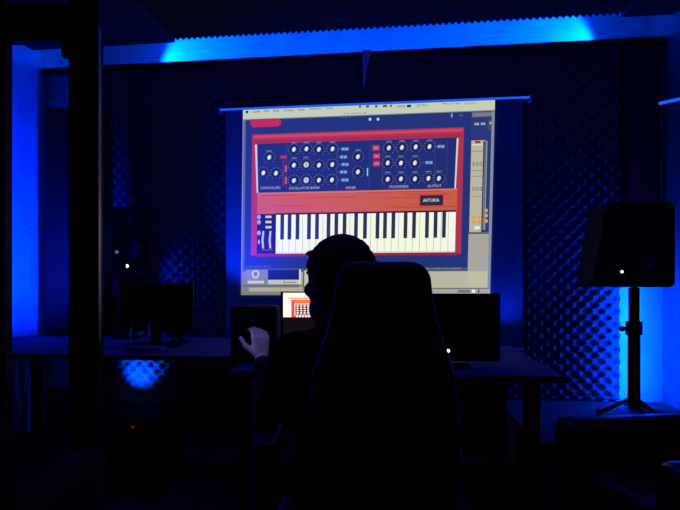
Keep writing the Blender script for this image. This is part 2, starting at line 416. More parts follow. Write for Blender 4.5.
# ---------------------------------------------------------------- foreground partition frame
d0 = 2.0
t = thing('partition_frame', 'black metal partition frame with two posts and top rail in left foreground', 'partition', PD(83,500,d0).to_2d().to_3d())
def fpost(xa, xb, lab=None):
    p, q = PD(xa,0,d0), PD(xb,0,d0)
    b = NB(); n = F_*.05
    vs0 = [p, q, q+n, p+n]
    lo = [b.verts.new((v.x,v.y,0)) for v in vs0]; hi = [b.verts.new((v.x,v.y,ZC-.062)) for v in vs0]
    b.faces.new(lo); b.faces.new(hi)
    for i in range(4): b.faces.new([lo[i],lo[(i+1)%4],hi[(i+1)%4],hi[i]])
    return obj('post', b, M['frame'], t, bevel=.002)
fpost(-26, 4.3); fpost(68.5, 97.5)
def slab(b, xa, xb, ya, yb, d, th=.05):
    p = [PD(xa,ya,d), PD(xb,ya,d), PD(xb,yb,d), PD(xa,yb,d)]
    A = [b.verts.new(v) for v in p]; B = [b.verts.new(v+F_*th) for v in p]
    b.faces.new(A); b.faces.new(B[::-1])
    for i in range(4): b.faces.new([A[i],A[(i+1)%4],B[(i+1)%4],B[i]])
b = NB(); slab(b, 4.5, 68.3, 3, 39.8, d0, .045); obj('top_rail', b, M['frame'], t, bevel=.002)
b = NB(); slab(b, 97.7, 98.7, 26, 342, d0, .02); o = obj('edge_trim', b, M['trim'], t); o['label'] = 'thin bright metal trim on the post edge'
b = NB(); slab(b, 61, 68.3, 40.1, 56, d0, .03); obj('corner_bracket', b, M['frame'], t, bevel=.003)

# tall dark panel in left corner
a = PY(43,108,3.935); a.x = max(a.x, XL+.03); c = PY(97,108,3.935)
t = thing('dark_panel', 'tall dark acoustic bass trap standing on the left desk in the corner', 'acoustic panel', ((a.x+c.x)/2,4.1,DZ))
b = NB(); box(b, a.x, c.x, 3.95, 4.13, DZ+.001, a.z); obj('frame', b, M['black'], t, bevel=.01)
b = NB(); box(b, a.x+.03, c.x-.03, 3.935, 3.949, DZ+.04, a.z-.03); obj('fabric_front', b, M['black'], t, bevel=.005)

# foam on the left wall
def side_foam(y0, y1, z0, z1):
    bm = foam_bm(y0, y1, z0, z1, 0, p=.06, A=.014, step=.0085, base=.004)
    for v in bm.verts: v.co = Vector((XL+.001-v.co.y, v.co.x, v.co.z))
    return bm
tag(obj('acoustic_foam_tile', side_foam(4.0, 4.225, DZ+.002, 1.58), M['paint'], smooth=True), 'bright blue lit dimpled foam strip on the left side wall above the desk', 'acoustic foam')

# ---------------------------------------------------------------- loudspeakers
RZ = .30
b = NB(); box(b, xr1+.03, XR-.002, 3.06, YW-.022, 0, RZ-.025); 
t = thing('stage_riser', 'low dark carpeted riser at right carrying the speaker stand', 'riser', ((xr1+XR)/2,3.6,0))
obj('base', b, M['darkpaint'], t)
b = NB(); box(b, xr1+.02, XR-.002, 3.05, YW-.021, RZ-.025, RZ-.001); obj('top_carpet', b, M['floor'], t, bevel=.005)
# right loudspeaker: tapered cabinet on a thick pole
ds = 3.30
def speaker_cab(outline, d0, d1, label, loc):
    t = thing('loudspeaker', label, 'loudspeaker', loc)
    b = NB(); A = [b.verts.new(PD(x,y,d0)) for x,y in outline]; cx = sum(p[0] for p in outline)/len(outline)
    B = []
    for x,y in outline:
        p = PD(x,y,d0); m = PD(cx,0,d0); p2 = p + F_*(d1-d0) + R_*((m-p).dot(R_)*.22); B.append(b.verts.new(p2))
    b.faces.new(A); b.faces.new(B[::-1]); n = len(outline)
    for i in range(n): b.faces.new([A[i],B[i],B[(i+1)%n],A[(i+1)%n]])
    obj('cabinet', b, M['blackrough'], t, bevel=.012)
    return t
o_ = [(607,204),(612,201.5),(671,201.5),(676,205),(676,284),(672,287),(594,287),(591,283),(599,245)]
t = speaker_cab(o_, ds, ds+.34, 'large black loudspeaker on a pole stand at right, white light on its front', PD(636,287,ds+.15))
def disc(cx, cy, r, d, dep, n=32):
    b = NB(); c = PD(cx,cy,d)
    mt = Matrix((R_, Vector((0,0,1)), -F_)).transposed().to_4x4()
    lathe(b, [(r,-dep),(r,.0),(r*.93,.004),(r*.88,0),(r*.3,-.012),(r*.26,-.004),(r*.1,.0)], c, n, mt)
    return b
b = NB(); slab(b, 603, 671, 210, 281, ds-.006, .005); obj('grille', b, M['grille'], t, bevel=.004)
obj('woofer', disc(638, 256, .13, ds-.008, .001), M['cone'], t, smooth=True)
b = NB(); slab(b, 612, 664, 213, 230, ds-.012, .005); obj('horn', b, M['cone'], t, bevel=.004)
b = NB(); ball(b, PD(622,271.8,ds-.010), .0085); o = obj('indicator_light', b, M['ledwhite'], t); o['label'] = 'small white indicator light'
# stand
pb_ = PD(634, 400, ds+.17)
t = thing('speaker_stand', 'dark pole stand holding up the large right loudspeaker, with clamp knob', 'speaker stand', (pb_.x,pb_.y,RZ))
for dx in (-.036,.030):
    b = NB(); ball(b, Vector((pb_.x+dx, pb_.y-.034, RZ+.075)), .010,.008,.014 if dx<0 else .009); o = obj('glint_bead', b, M['housing'], t, smooth=True); o['label'] = 'tiny white bead standing for a glint'  # white glints at the pole foot imitated by added pale beads
ztop = PD(634,287,ds).z - .004
zk = PD(634,327,ds+.17).z
b = NB(); tube(b, (pb_.x,pb_.y,RZ+.06), (pb_.x,pb_.y,zk), .036, n=24); obj('lower_tube', b, M['frame'], t, smooth=True)
b = NB(); tube(b, (pb_.x,pb_.y,zk+.036), (pb_.x,pb_.y,ztop), .032, n=24); obj('upper_tube', b, M['frame'], t, smooth=True)
b = NB(); tube(b, (pb_.x,pb_.y,zk-.05), (pb_.x,pb_.y,zk+.035), .048, n=24); obj('collar', b, M['frame'], t, bevel=.006)
k = Vector((pb_.x,pb_.y,zk-.01)); b = NB(); tube(b, k-R_*.045, k-R_*.065, .012); ball(b, k-R_*.075, .018); obj('clamp_knob', b, M['frame'], t, smooth=True)
for i in range(3):
    a = math.radians(30+120*i); v = Vector((math.cos(a), math.sin(a), 0))
    b = NB(); q = Vector((pb_.x,pb_.y,RZ+.12)); tube(b, q+v*.03, q+v*.20-Vector((0,0,.107)), .012); ball(b, q+v*.20-Vector((0,0,.102)), .018); obj('leg', b, M['frame'], t, smooth=True)
# left loudspeaker
dl = 3.95
o_ = [(103,208),(105,206.5),(148,207),(150,209),(149.5,278),(147,280),(104,280),(102,277)]
t = speaker_cab(o_, dl, dl+.24, 'smaller black loudspeaker at left, above the computer monitor', PD(126,280,dl+.1))
b = NB(); slab(b, 105, 147, 211, 276, dl-.006, .005); obj('grille', b, M['grille'], t, bevel=.004)
obj('woofer', disc(126, 250, .115, dl-.008, .001), M['cone'], t, smooth=True)
obj('tweeter', disc(126, 222, .05, dl-.008, .001), M['cone'], t, smooth=True)
b = NB(); ball(b, PD(127.3,266,dl-.012), .0095,.006,.013); o = obj('indicator_light', b, M['ledwhite'], t); o['label'] = 'small white indicator light'
b = NB(); ball(b, PD(116.8,252,dl-.012), .015,.004,.012); o = obj('faint_glint', b, M['leddim'], t); o['label'] = 'faint grey glint, made to glow by itself'  # faint glint on the speaker front, imitated by a dim glowing bead
pl = PD(126,280,dl+.12)
t = thing('speaker_stand', 'short desktop pole under the smaller left loudspeaker, behind the monitor', 'speaker stand', (pl.x,pl.y,DZ))
b = NB(); tube(b, (pl.x,pl.y,DZ+.018), (pl.x,pl.y,pl.z-.016), .018); obj('pole', b, M['frame'], t, smooth=True)
b = NB(); tube(b, (pl.x,pl.y,DZ+.001), (pl.x,pl.y,DZ+.018), .10, n=28); obj('base_plate', b, M['frame'], t, bevel=.003)
b = NB(); tube(b, (pl.x,pl.y,pl.z-.016), (pl.x,pl.y,pl.z-.002), .07, n=24); obj('top_plate', b, M['frame'], t)

# ---------------------------------------------------------------- computer monitors
def monitor(x0, x1, y0, y1, d, label, basew, dz=0):
    cx = (x0+x1)/2; t = thing('computer_monitor', label, 'computer monitor', PD(cx,y1,d).to_2d().to_3d()+Vector((0,0,DZ)))
    b = NB(); slab(b, x0, x1, y0, y1, d, .035); obj('case', b, M['black'], t, bevel=.008)
    m = 2.2
    b = NB(); slab(b, x0+m, x1-m, y0+m, y1-m-3, d-.0015, .0015); obj('screen', b, M['glassoff'], t)
    c = PD(cx,(y0+y1)/2,d+.036); pb2 = Vector((c.x,c.y,DZ+.012))
    b = NB()
    e = [R_*.03, R_*-.03]
    vs = [pb2+e[0], pb2+e[1], c+e[1], c+e[0]]
    A = [b.verts.new(v) for v in vs]; B = [b.verts.new(v+F_*.022) for v in vs]
    b.faces.new(A); b.faces.new(B[::-1])
    for i in range(4): b.faces.new([A[i],A[(i+1)%4],B[(i+1)%4],B[i]])
    obj('neck', b, M['black'], t, bevel=.004)
    b = NB(); lathe(b, [(.5,0),(.5,.5),(.42,.9),(.1,1)], (0,0,0), 36)
    mt = Matrix((R_, F_, Vector((0,0,1)))).transposed().to_4x4()
    for v in b.verts: v.co = mt @ Vector((v.co.x*basew, v.co.y*.20, v.co.z*.018)) + Vector((c.x,c.y,DZ+.001)) - F_*.04
    obj('base', b, M['black'], t, smooth=False)
    return t
monitor(118, 193, 283.5, 331, 3.5, 'black computer monitor on the left desk, below the small loudspeaker', .36)
t2 = monitor(386, 500.5, 293.5, 362, 2.55, 'dark monitor with green power light on the desk under the screen', .24)
b = NB(); ball(b, PD(448,350.8,2.546), .0085,.004,.0075); o = obj('power_light', b, M['ledgreen'], t2); o['label'] = 'glowing green power light'

# small nearfield speaker left of the laptop
dn = 2.68
t = thing('studio_monitor_speaker', 'small black nearfield speaker on the desk edge left of the laptop', 'loudspeaker', PD(252,362,dn+.1).to_2d().to_3d()+Vector((0,0,DZ)))
zb_ = 290+(CH-DZ-.002)*FPX/dn
b = NB(); slab(b, 230, 277, 306, zb_, dn, .2); obj('cabinet', b, M['blackrough'], t, bevel=.018)
obj('woofer', disc(253.5, 340, .085, dn-.002, .001), M['cone'], t, smooth=True)
obj('tweeter', disc(253.5, 316, .03, dn-.002, .001), M['cone'], t, smooth=True)

# ---------------------------------------------------------------- laptop
dp = 2.50
t = thing('laptop', 'open dark laptop on the desk, screen showing the same red synthesizer', 'laptop', PD(322,340,dp-.1))
mt = Matrix((R_, F_, Vector((0,0,1)))).transposed().to_4x4()
L0 = PD(280.5,291.5,dp+.03); 
hb = PD(280.5,345,dp-.02)
w_ = .39
def lp(u, v, off=0):   # lid surface u right (m), v 0..1 up
    return hb + R_*u + (L0-hb)*v - F_*off
b = NB()
A = [b.verts.new(lp(*q)) for q in ((0,0),(w_,0),(w_,1),(0,1))]; B = [b.verts.new(lp(*q, -.008)) for q in ((0,0),(w_,0),(w_,1),(0,1))]
b.faces.new(A); b.faces.new(B[::-1])
for i in range(4): b.faces.new([A[i],B[i],B[(i+1)%4],A[(i+1)%4]])
lid = obj('lid', b, M['black'], t, bevel=.003)
# the base sits on a low black stand
hz = hb.z
b = NB(); 
for q in (0,): 
    c0 = hb - F_*.26
    pts = [hb, hb+R_*w_, c0+R_*w_, c0]
    A = [b.verts.new(p) for p in pts]; B = [b.verts.new(p-Vector((0,0,.018))) for p in pts]
    b.faces.new(A); b.faces.new(B[::-1])
    for i in range(4): b.faces.new([A[i],B[i],B[(i+1)%4],A[(i+1)%4]])
base = obj('keyboard_base', b, M['black'], t, bevel=.003)
b = NB()
for r in range(5):
    for k in range(13):
        p = hb - F_*(.04+r*.022) + R_*(.03+k*.0255) + Vector((0,0,.0005))
        A = [b.verts.new(p+R_*sx*.010+F_*sy*.008+Vector((0,0,sz))) for sz in (0,.002) for sx,sy in ((-1,-1),(1,-1),(1,1),(-1,1))]
        for f in ((0,1,2,3),(4,5,6,7),(0,1,5,4),(1,2,6,5),(2,3,7,6),(3,0,4,7)): b.faces.new([A[i] for i in f])
obj('keys', b, M['blackrough'], t)
# display artwork
lb = NB(); LM = []
def lmat(c, k): LM.append(mat('laptop_display_tint', (.02,.02,.02), .3, emit=s2l(c), es=k)); return len(LM)-1
mw = lmat((255,228,222),1.25); mr = lmat((226,86,60),1.1); mp = lmat((250,170,150),1.05); md_ = lmat((92,50,62),.9); mo = lmat((250,120,70),1.1)
def LR(x0,y0,x1,y1,mi,lay):   # fractions of the display, y down
    vs = [lb.verts.new(lp(.012+x*(w_-.024), .975-y*.92, .0006+lay*.0004)) for x,y in ((x0,y0),(x1,y0),(x1,y1),(x0,y1))]
    lb.faces.new(vs).material_index = mi
LR(0,0,1,.50,mw,0); LR(0,.50,1,1,lmat((60,40,46),.15),0)
LR(.06,.10,1,.13,mp,1); LR(.10,.14,1,.5,mr,1); LR(.12,.15,1,.20,mo,2); LR(.14,.22,1,.46,mw,2); LR(.15,.24,.9,.45,md_,3)
for r in range(4):
    for k in range(16): LR(.165+k*.043,.255+r*.048,.19+k*.043,.285+r*.048,mw,4)
LR(.55,.05,.95,.07,mr,1)
for k in range(20): LR(.16+k*.036,.465,.18+k*.036,.5,mw,4)
me = bpy.data.meshes.new('display'); lb.to_mesh(me); lb.free()
for q in LM: me.materials.append(q)
o = bpy.data.objects.new('display', me); COL.objects.link(o); o.parent = lid
t = thing('laptop_stand', 'low black stand lifting the laptop off the desk', 'laptop stand', (hb+R_*.19).to_2d().to_3d()+Vector((0,0,DZ)))
for u in (.05,.34):
    b = NB(); p = hb+R_*u-F_*.13
    lo, hi = DZ+.001, hz-.0185
    A=[];
    for zz in (lo,hi):
        A += [b.verts.new(Vector((0,0,zz))+ (p+R_*sx*.012+F_*sy*.11).to_2d().to_3d()) for sx,sy in ((-1,-1),(1,-1),(1,1),(-1,1))]
    for f in ((0,1,2,3),(4,5,6,7),(0,1,5,4),(1,2,6,5),(2,3,7,6),(3,0,4,7)): b.faces.new([A[i] for i in f])
    obj('rail', b, M['frame'], t)

# ---------------------------------------------------------------- wireless receiver with two antennas
dr_ = 3.1
t = thing('wireless_receiver', 'small dark receiver box with two thin upright antennas on the left desk', 'radio receiver', PD(140,353,dr_).to_2d().to_3d()+Vector((0,0,DZ)))
yb_ = 290+(CH-DZ-.001)*FPX/dr_
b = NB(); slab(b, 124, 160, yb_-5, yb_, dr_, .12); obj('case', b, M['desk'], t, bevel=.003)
for (xa,ya,xb,yb2,rr) in ((130.6,yb_-5,131,326,.0035),(147,yb_-5,149.2,322,.0035)):
    b = NB(); tube(b, PD(xa,ya,dr_+.03), PD(xb,yb2,dr_+.03), rr, rr*.7, n=10); obj('antenna', b, M['housing'], t, smooth=True)

# under-desk power strip with red light
p = PD(133,427,2.95)
t = thing('equipment_case', 'dark equipment case under the left desk with a faint red light', 'equipment case', (p.x,p.y,0))
b = NB(); slab(b, 100, 163, 418, 290+(CH-.03)*FPX/2.95, 2.95, .35); obj('case', b, M['frame'], t, bevel=.01)
b = NB(); ball(b, PD(132.6,427,2.948), .010,.003,.008); o = obj('indicator_light', b, M['ledred'], t); o['label'] = 'faint red indicator light'
for x in (103,155):
    b = NB(); slab(b, x, x+6, 290+(CH-.029)*FPX/2.95, 290+(CH)*FPX/2.95, 2.98, .28)
    obj('foot', b, M['frame'], t)

# ---------------------------------------------------------------- lamp fixtures
def par_can(label, pos, aim, r=.07, L=.12, floor_z=0):
    pos = Vector(pos); d = (Vector(aim)-pos).normalized()
    t = thing('stage_light', label, 'stage light', (pos.x,pos.y,floor_z))
    q = d.to_track_quat('Z','Y').to_matrix().to_4x4()
    b = NB(); lathe(b, [(r*.75,-L),(r*.95,-L*.8),(r,-.012),(r,0),(r*.9,0),(r*.88,-.01),(.001,-.012)], pos, 28, q); obj('housing', b, M['frame'], t, smooth=False)
    b = NB()
    for i in range(7):
        a = 2*PI*i/6; c = Vector((math.cos(a)*r*.5, math.sin(a)*r*.5, -.009)) if i<6 else Vector((0,0,-.009))
        cc = q @ c + pos
        ball(b, cc, .012, seg=10)
    o = obj('lens', b, M['ledhot'], t); o['label'] = 'glowing blue lenses'
    s = q @ Vector((1,0,0))
    for sg in (-1,1):
        a = pos - d*L*.4 + s*sg*(r+.006); bt = Vector((a.x,a.y,floor_z+.010)); b = NB(); tube(b, a, bt, .006); obj('yoke_arm', b, M['frame'], t)
    b = NB(); tube(b, Vector((pos.x,pos.y,floor_z+.001)), Vector((pos.x,pos.y,floor_z+.012)), r*1.3, n=24)
    obj('base_plate', b, M['frame'], t)
    return t
def spot(name, pos, aim, P, ang, blend=1.0, col=(0,.022,1), r=.03):
    l = bpy.data.lights.new(name, 'SPOT'); l.energy = P; l.color = col; l.spot_size = math.radians(ang); l.spot_blend = blend; l.shadow_soft_size = r
    o = bpy.data.objects.new(name, l); COL.objects.link(o); o.location = pos
    o.rotation_euler = (Vector(aim)-Vector(pos)).to_track_quat('-Z','Y').to_euler(); return o
def area(name, pos, aim, P, sx, sy, col=(0,.022,1), spread=180):
    l = bpy.data.lights.new(name, 'AREA'); l.energy = P; l.color = col; l.shape = 'RECTANGLE'; l.size = sx; l.size_y = sy; l.spread = math.radians(spread)
    o = bpy.data.objects.new(name, l); COL.objects.link(o); o.location = pos
    o.rotation_euler = (Vector(aim)-Vector(pos)).to_track_quat('-Z','Z').to_euler(); return o

DB = 1.60
WRL_ = ((262-340)/560*1.96, 1.96-DB, .855)
def Wp(r, f, z): return F_*(DB+f) + R_*r + Vector((0,0,z))
# cove: two bar lights lying on top of the panelled wall, shining inwards and up, plus the strip between them
cl = PY(138,62,YW+.2); cr = PY(620,37,YW+.2)
CG = (0,.052,1)
spot('cove_light', (cl.x+.03, YW+.07, ZT+.05), (cl.x+1.0, YW+.44, ZT+.30), 340, 84, .4, col=CG)
spot('cove_light', (cr.x-.03, YW+.07, ZT+.05), (cr.x-1.0, YW+.44, ZT+.30), 340, 84, .4, col=CG)
area('cove_strip_light', ((cl.x+cr.x)/2, YW+.13, ZT+.03), ((cl.x+cr.x)/2, YW+.22, ZT+.2), 15, (cr.x-cl.x)*.85, .03, col=CG)
# lamp on the left desk behind the post, washing the side wall
pL = PD(84, 300, 3.55)
par_can('round blue stage light on the left desk behind the black post', (pL.x,pL.y,DZ+.13), (XL,4.0,1.6), floor_z=DZ)
spot('wall_lamp_left', (pL.x-.08,pL.y+.04,DZ+.20), (XL+.02,3.9,1.5), 520, 92, col=(0,.016,1))
# upright lamp bar hidden behind the right speaker pole
pR = PD(634, 350, 3.86)
t = thing('stage_light', 'upright blue lamp bar standing behind the right speaker pole', 'stage light', (pR.x,pR.y,RZ))
b = NB(); box(b, pR.x-.02, pR.x+.02, pR.y-.02, pR.y+.012, RZ+.02, 1.12); obj('housing', b, M['frame'], t, bevel=.004)
b = NB(); box(b, pR.x-.014, pR.x+.014, pR.y+.0125, pR.y+.016, RZ+.04, 1.10); o = obj('lens', b, M['ledhot'], t); o['label'] = 'glowing blue lenses'
b = NB(); box(b, pR.x-.05, pR.x+.05, pR.y-.05, pR.y+.05, RZ, RZ+.019); obj('foot', b, M['frame'], t, bevel=.004)
for zz in (.38,.56,.74,.92,1.08):
    l = bpy.data.lights.new('lamp_bar_right','POINT'); l.energy = 11; l.color = (0,.04,1); l.shadow_soft_size = .012
    o = bpy.data.objects.new('lamp_bar_right', l); COL.objects.link(o); o.location = (pR.x-.005, pR.y+.034, zz)
pq = PD(634,240,4.0)
spot('speaker_back_lamp_right', (pq.x, 4.02, 1.30), (pq.x-.8, YW+.05, 1.75), 13, 140, col=(.006,.02,1), r=.02)
# lamp under the left desk
pU = PD(138,376,4.0)
par_can('round blue stage light under the left desk, lighting the foam', (pU.x-.20, YW-.30, .24), (pU.x-.18, YW, .45), floor_z=0, r=.05, L=.08)
spot('under_desk_lamp', (pU.x-.20, YW-.22, .37), (pU.x-.17, YW, .50), 40, 95, .9, col=(0,.07,1))
# lamp behind the left computer monitor, raking over the foam and the screen
pa = PD(180,300,3.75); par_can('round blue stage light on the left desk hidden behind the computer monitor', (pa.x,pa.y,DZ+.12), (tl.x+.3,YS,1.8), floor_z=DZ, r=.05, L=.08)
spot('screen_lamp_left', (pa.x+.05,pa.y+.03,DZ+.22), (tl.x+.38,YS,1.75), 70, 76, .8)
pf = PY(142,268,4.06); spot('speaker_back_lamp', (pf.x, 4.06, 1.22), (pf.x+.6, YW-.12, 1.25), 10, 125, col=(0,.02,1), r=.02)
pc = PY(506,345,YS-.10); spot('screen_lamp_right', (pc.x+.02,pc.y-.10,DZ+.03), (pc.x,YS+.04,1.5), 8, 110)
# low blue ambience
area('room_ambience', (-.3, 2.2, ZC-.2), (-.3,3.4,1.2), 17, 2.4, 1.0, col=(0,.03,1))
# added unseen narrow light from above left, brightening the raised hand
hw = Wp(WRL_[0], WRL_[1], WRL_[2]+.06)
spot('hand_fill', (-1.5,.5,ZC-.25), hw, 420, 4.2, 1.0, col=(.20,.24,1), r=.02)
# small lamp bar on the right wall
a, c = PD(659.5,103.4,3.6), PD(684,98.2,3.45)
t = thing('wall_lamp', 'thin glowing blue light bar high on the right wall', 'lamp', (a+c)/2)
b = NB(); tube(b, a, c, .010); obj('light_tube', b, M['glowblue'], t)
b = NB(); q = a.lerp(c,.9); tube(b, Vector((XR-.001,q.y,q.z)), q+Vector((.012,0,0)), .008); obj('bracket', b, M['frame'], t)
# added dark panel standing for the unlit corner above the right loudspeaker
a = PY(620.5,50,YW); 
t = thing('dark_panel', 'dark panel added for the shade in the right corner above the large loudspeaker', 'acoustic panel', ((a.x+XR)/2, YW-.06, 1.75))
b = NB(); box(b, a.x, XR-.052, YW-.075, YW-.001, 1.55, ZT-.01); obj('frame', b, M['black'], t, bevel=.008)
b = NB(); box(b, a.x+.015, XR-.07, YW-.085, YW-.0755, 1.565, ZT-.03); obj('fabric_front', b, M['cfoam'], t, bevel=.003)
# thin hook hanging from the ledge above the screen
a = PY(366.5,50,YW-.12)
t = thing('ceiling_hook', 'thin tapered hook hanging from the ledge above the projection screen', 'hook', a)
b = NB(); tube(b, Vector((a.x,YW-.125,ZT+.0)), Vector((a.x-.02,YW-.125,PY(366,88,YW-.12).z)), .028, .004); obj('spike', b, M['housing'], t, smooth=True)
b = NB(); box(b, a.x-.03, a.x+.03, YW-.12, YW-.0855, ZT+.0, ZT+.020); obj('mount', b, M['frame'], t)

# ---------------------------------------------------------------- person seated at the desk, seen from behind
DB = 1.60
def Wp(r, f, z): return F_*(DB+f) + R_*r + Vector((0,0,z))
class Acc:
    """collects ellipsoids as plain vertex and face lists"""
    def __init__(self): self.v = []; self.f = []
def unit(seg, rings=8):
    v = [(0,0,1)]; f = []
    for j in range(1, rings):
        a = PI*j/rings
        for i in range(seg): v.append((math.sin(a)*math.cos(2*PI*i/seg), math.sin(a)*math.sin(2*PI*i/seg), math.cos(a)))
    v.append((0,0,-1)); n = len(v)-1
    for i in range(seg):
        k = (i+1)%seg; f.append((0,1+i,1+k)); f.append((n, n-seg+k, n-seg+i))
        for j in range(rings-2): a = 1+j*seg; f.append((a+i,a+seg+i,a+seg+k,a+k))
    return [Vector(p) for p in v], f
UN = {12: unit(12), 18: unit(20, 14)}
WR = Matrix((R_, F_, Vector((0,0,1)))).transposed().to_4x4()
def ell(acc, c, rx, ry, rz, rot=None, seg=18):
    m = WR @ rot if rot else WR
    m = Matrix.Translation(c) @ m @ Matrix.Diagonal((rx,ry,rz,1)); V, Fc = UN[seg]; o = len(acc.v)
    acc.v += [m @ p for p in V]; acc.f += [tuple(o+i for i in f) for f in Fc]
def limb(bm, pts):
    """pts: (r,f,z,rx,ry) control points -> blended chain"""
    for A, B in zip(pts[:-1], pts[1:]):
        a, c = Wp(*A[:3]), Wp(*B[:3]); n = max(2, int((c-a).length/.010))
        for i in range(n+1):
            k = i/n; p = a.lerp(c,k); rx = A[3]+(B[3]-A[3])*k; ry = A[4]+(B[4]-A[4])*k
            ell(bm, p, rx, ry, max(min(rx,ry),.004)*1.0, seg=12)
def fuse(name, bm, m, parent, vox, smooth=4, fac=.5):
    me = bpy.data.meshes.new('tmp'); me.from_pydata(bm.v, [], bm.f)
    o = bpy.data.objects.new('tmp', me); COL.objects.link(o)
    md = o.modifiers.new('r', 'REMESH'); md.mode = 'VOXEL'; md.voxel_size = vox
    md = o.modifiers.new('s', 'SMOOTH'); md.iterations = smooth; md.factor = fac
    dg = bpy.context.evaluated_depsgraph_get(); dg.update()
    m2 = bpy.data.meshes.new_from_object(o.evaluated_get(dg)); bpy.data.objects.remove(o); bpy.data.meshes.remove(me)
    m2.name = name; m2.materials.clear(); m2.materials.append(m)
    for p in m2.polygons: p.use_smooth = True
    q = bpy.data.objects.new(name, m2); COL.objects.link(q); q.parent = parent
    if parent is not None: q.matrix_parent_inverse = Matrix.Translation(-parent_world(parent))
    return q
t = thing('person', 'person in dark clothes seated in front of the screen, seen from behind, left hand raised', 'person', Wp(.03,.1,0))
HC = Wp(-.006, .03, 1.120)
HS = 1.08          # head centre
HR = Matrix.Rotation(math.radians(38), 4, 'Z')     # head turned to the left
def hp(x, y, z):                   # head-local to world
    return HC + (Matrix((R_, F_, Vector((0,0,1)))).transposed().to_4x4() @ HR @ (Vector((x,y,z))*HS))
def hell(bm, x, y, z, rx, ry, rz): ell(bm, hp(x,y,z), rx*HS, ry*HS, rz*HS, HR)
bm = Acc()
hell(bm, 0,-.012,.020, .074,.094,.094); hell(bm, 0,.022,-.02, .064,.072,.085); hell(bm, 0,.045,-.070, .052,.056,.050); hell(bm, 0,.078,-.100, .024,.022,.022)
hell(bm, 0,.088,.030, .045,.014,.014)        # brow
for k in range(5): hell(bm, 0,.090+.006*k,.008-.009*k, .009+.0018*k,.012,.010)   # nose
hell(bm, 0,.092,-.052,.024,.012,.006); hell(bm, 0,.090,-.064,.021,.012,.007)      # lips
for sg in (-1,1):
    hell(bm, sg*.040,.066,-.018,.022,.022,.022); hell(bm, sg*.030,.080,.008,.012,.010,.010)
    for a in range(8):
        an = 2*PI*a/8; hell(bm, sg*.080, -.006+.014*math.cos(an), .0+.026*math.sin(an), .006,.006,.008)
    hell(bm, sg*.076,-.004,.0,.006,.012,.022)
# neck, torso, arms, legs: one surface
limb(bm, [(.012,.015,1.07,.055,.058),(.028,.012,.99,.058,.058),(.035,.0,.95,.085,.065)])
limb(bm, [(.035,.0,.935,.13,.075),(.035,-.01,.86,.155,.10),(.032,.0,.74,.14,.10),(.03,.01,.64,.145,.11),(.03,.02,.56,.165,.12)])
limb(bm, [(.035,.0,.925,.08,.06),(-.125,.01,.915,.055,.055)]); limb(bm, [(.035,.0,.925,.08,.06),(.195,.01,.915,.055,.055)])
WRL = WRL_
limb(bm, [(-.135,.01,.91,.052,.052),(-.215,.15,.73,.040,.040)]); limb(bm, [(-.215,.15,.73,.041,.041),(WRL[0],WRL[1],WRL[2],.024,.024)])
limb(bm, [(.205,.01,.91,.052,.052),(.268,.03,.70,.040,.040)]); limb(bm, [(.268,.03,.70,.040,.040),(.255,.25,.688,.023,.025)])
for sg in (-1,1):
    r0 = .03+sg*.09
    limb(bm, [(r0,.03,.555,.085,.08),(.03+sg*.15,.44,.535,.058,.058)]); limb(bm, [(.03+sg*.15,.44,.53,.055,.058),(.03+sg*.16,.46,.36,.053,.056),(.03+sg*.16,.47,.12,.036,.038)])
    limb(bm, [(.03+sg*.16,.45,.055,.036,.038),(.03+sg*.17,.60,.032,.038,.03)])
def hand(bm, w, side, up):
    """w wrist (r,f,z); up = direction of the fingers; thumb leaves the side of the palm"""
    w = Vector(w); u = Vector(up).normalized(); s = Vector(side).normalized(); n = u.cross(s)
    def L(p, q, ra, rb):
        limb(bm, [(*p, ra, ra), (*q, rb, rb)])
    for k in range(4):
        off = s*(-.026+.0175*k)
        L(w+off*.5, w+off+u*.075, .013, .0115)
        ln = (.060,.072,.066,.050)[k]
        a = w+off+u*.075; b_ = a+(u*.93+n*.36)*ln*.5; c_ = b_+(u*.45+n*.85)*ln*.42; d_ = c_+(u*-.1+n*.98)*ln*.25
        L(a,b_,.0095,.0085); L(b_,c_,.0085,.008); L(c_,d_,.008,.0072)
    a = w-s*.022+u*.02; b_ = a-s*.030+u*.028+n*.012; c_ = b_-s*.012+u*.030+n*.012
    L(a,b_,.013,.011); L(b_,c_,.0105,.0088)
hand(bm, WRL, (.8,.45,-.1), (-.10,.25,.95)); hand(bm, (.255,.25,.690), (-1,.1,.1), (0,1,-.02))
fuse('body', bm, M['skin'], t, .0048, 4)
# hair
bm = Acc()
hell(bm, 0,-.016,.026, .084,.104,.098); hell(bm,0,-.06,-.02,.066,.050,.066); hell(bm,0,.055,.080,.050,.035,.022)
rnd = random.Random(3)
for i in range(260):
    th = rnd.uniform(0,2*PI); ph = rnd.uniform(0,1.45)
    d = Vector((math.sin(ph)*math.cos(th), math.sin(ph)*math.sin(th), math.cos(ph)))
    if d.y > .55 and d.z < .55: continue
    hell(bm, d.x*.083, -.016+d.y*.103, .026+d.z*.097, .009,.009,.009)
for i in range(8): hell(bm, .012*(i-4)*.8, .078+.003*(i%3), .082+.003*(i%2), .008,.016,.008)
fuse('hair', bm, M['hair'], t, .0045, 1, .3)
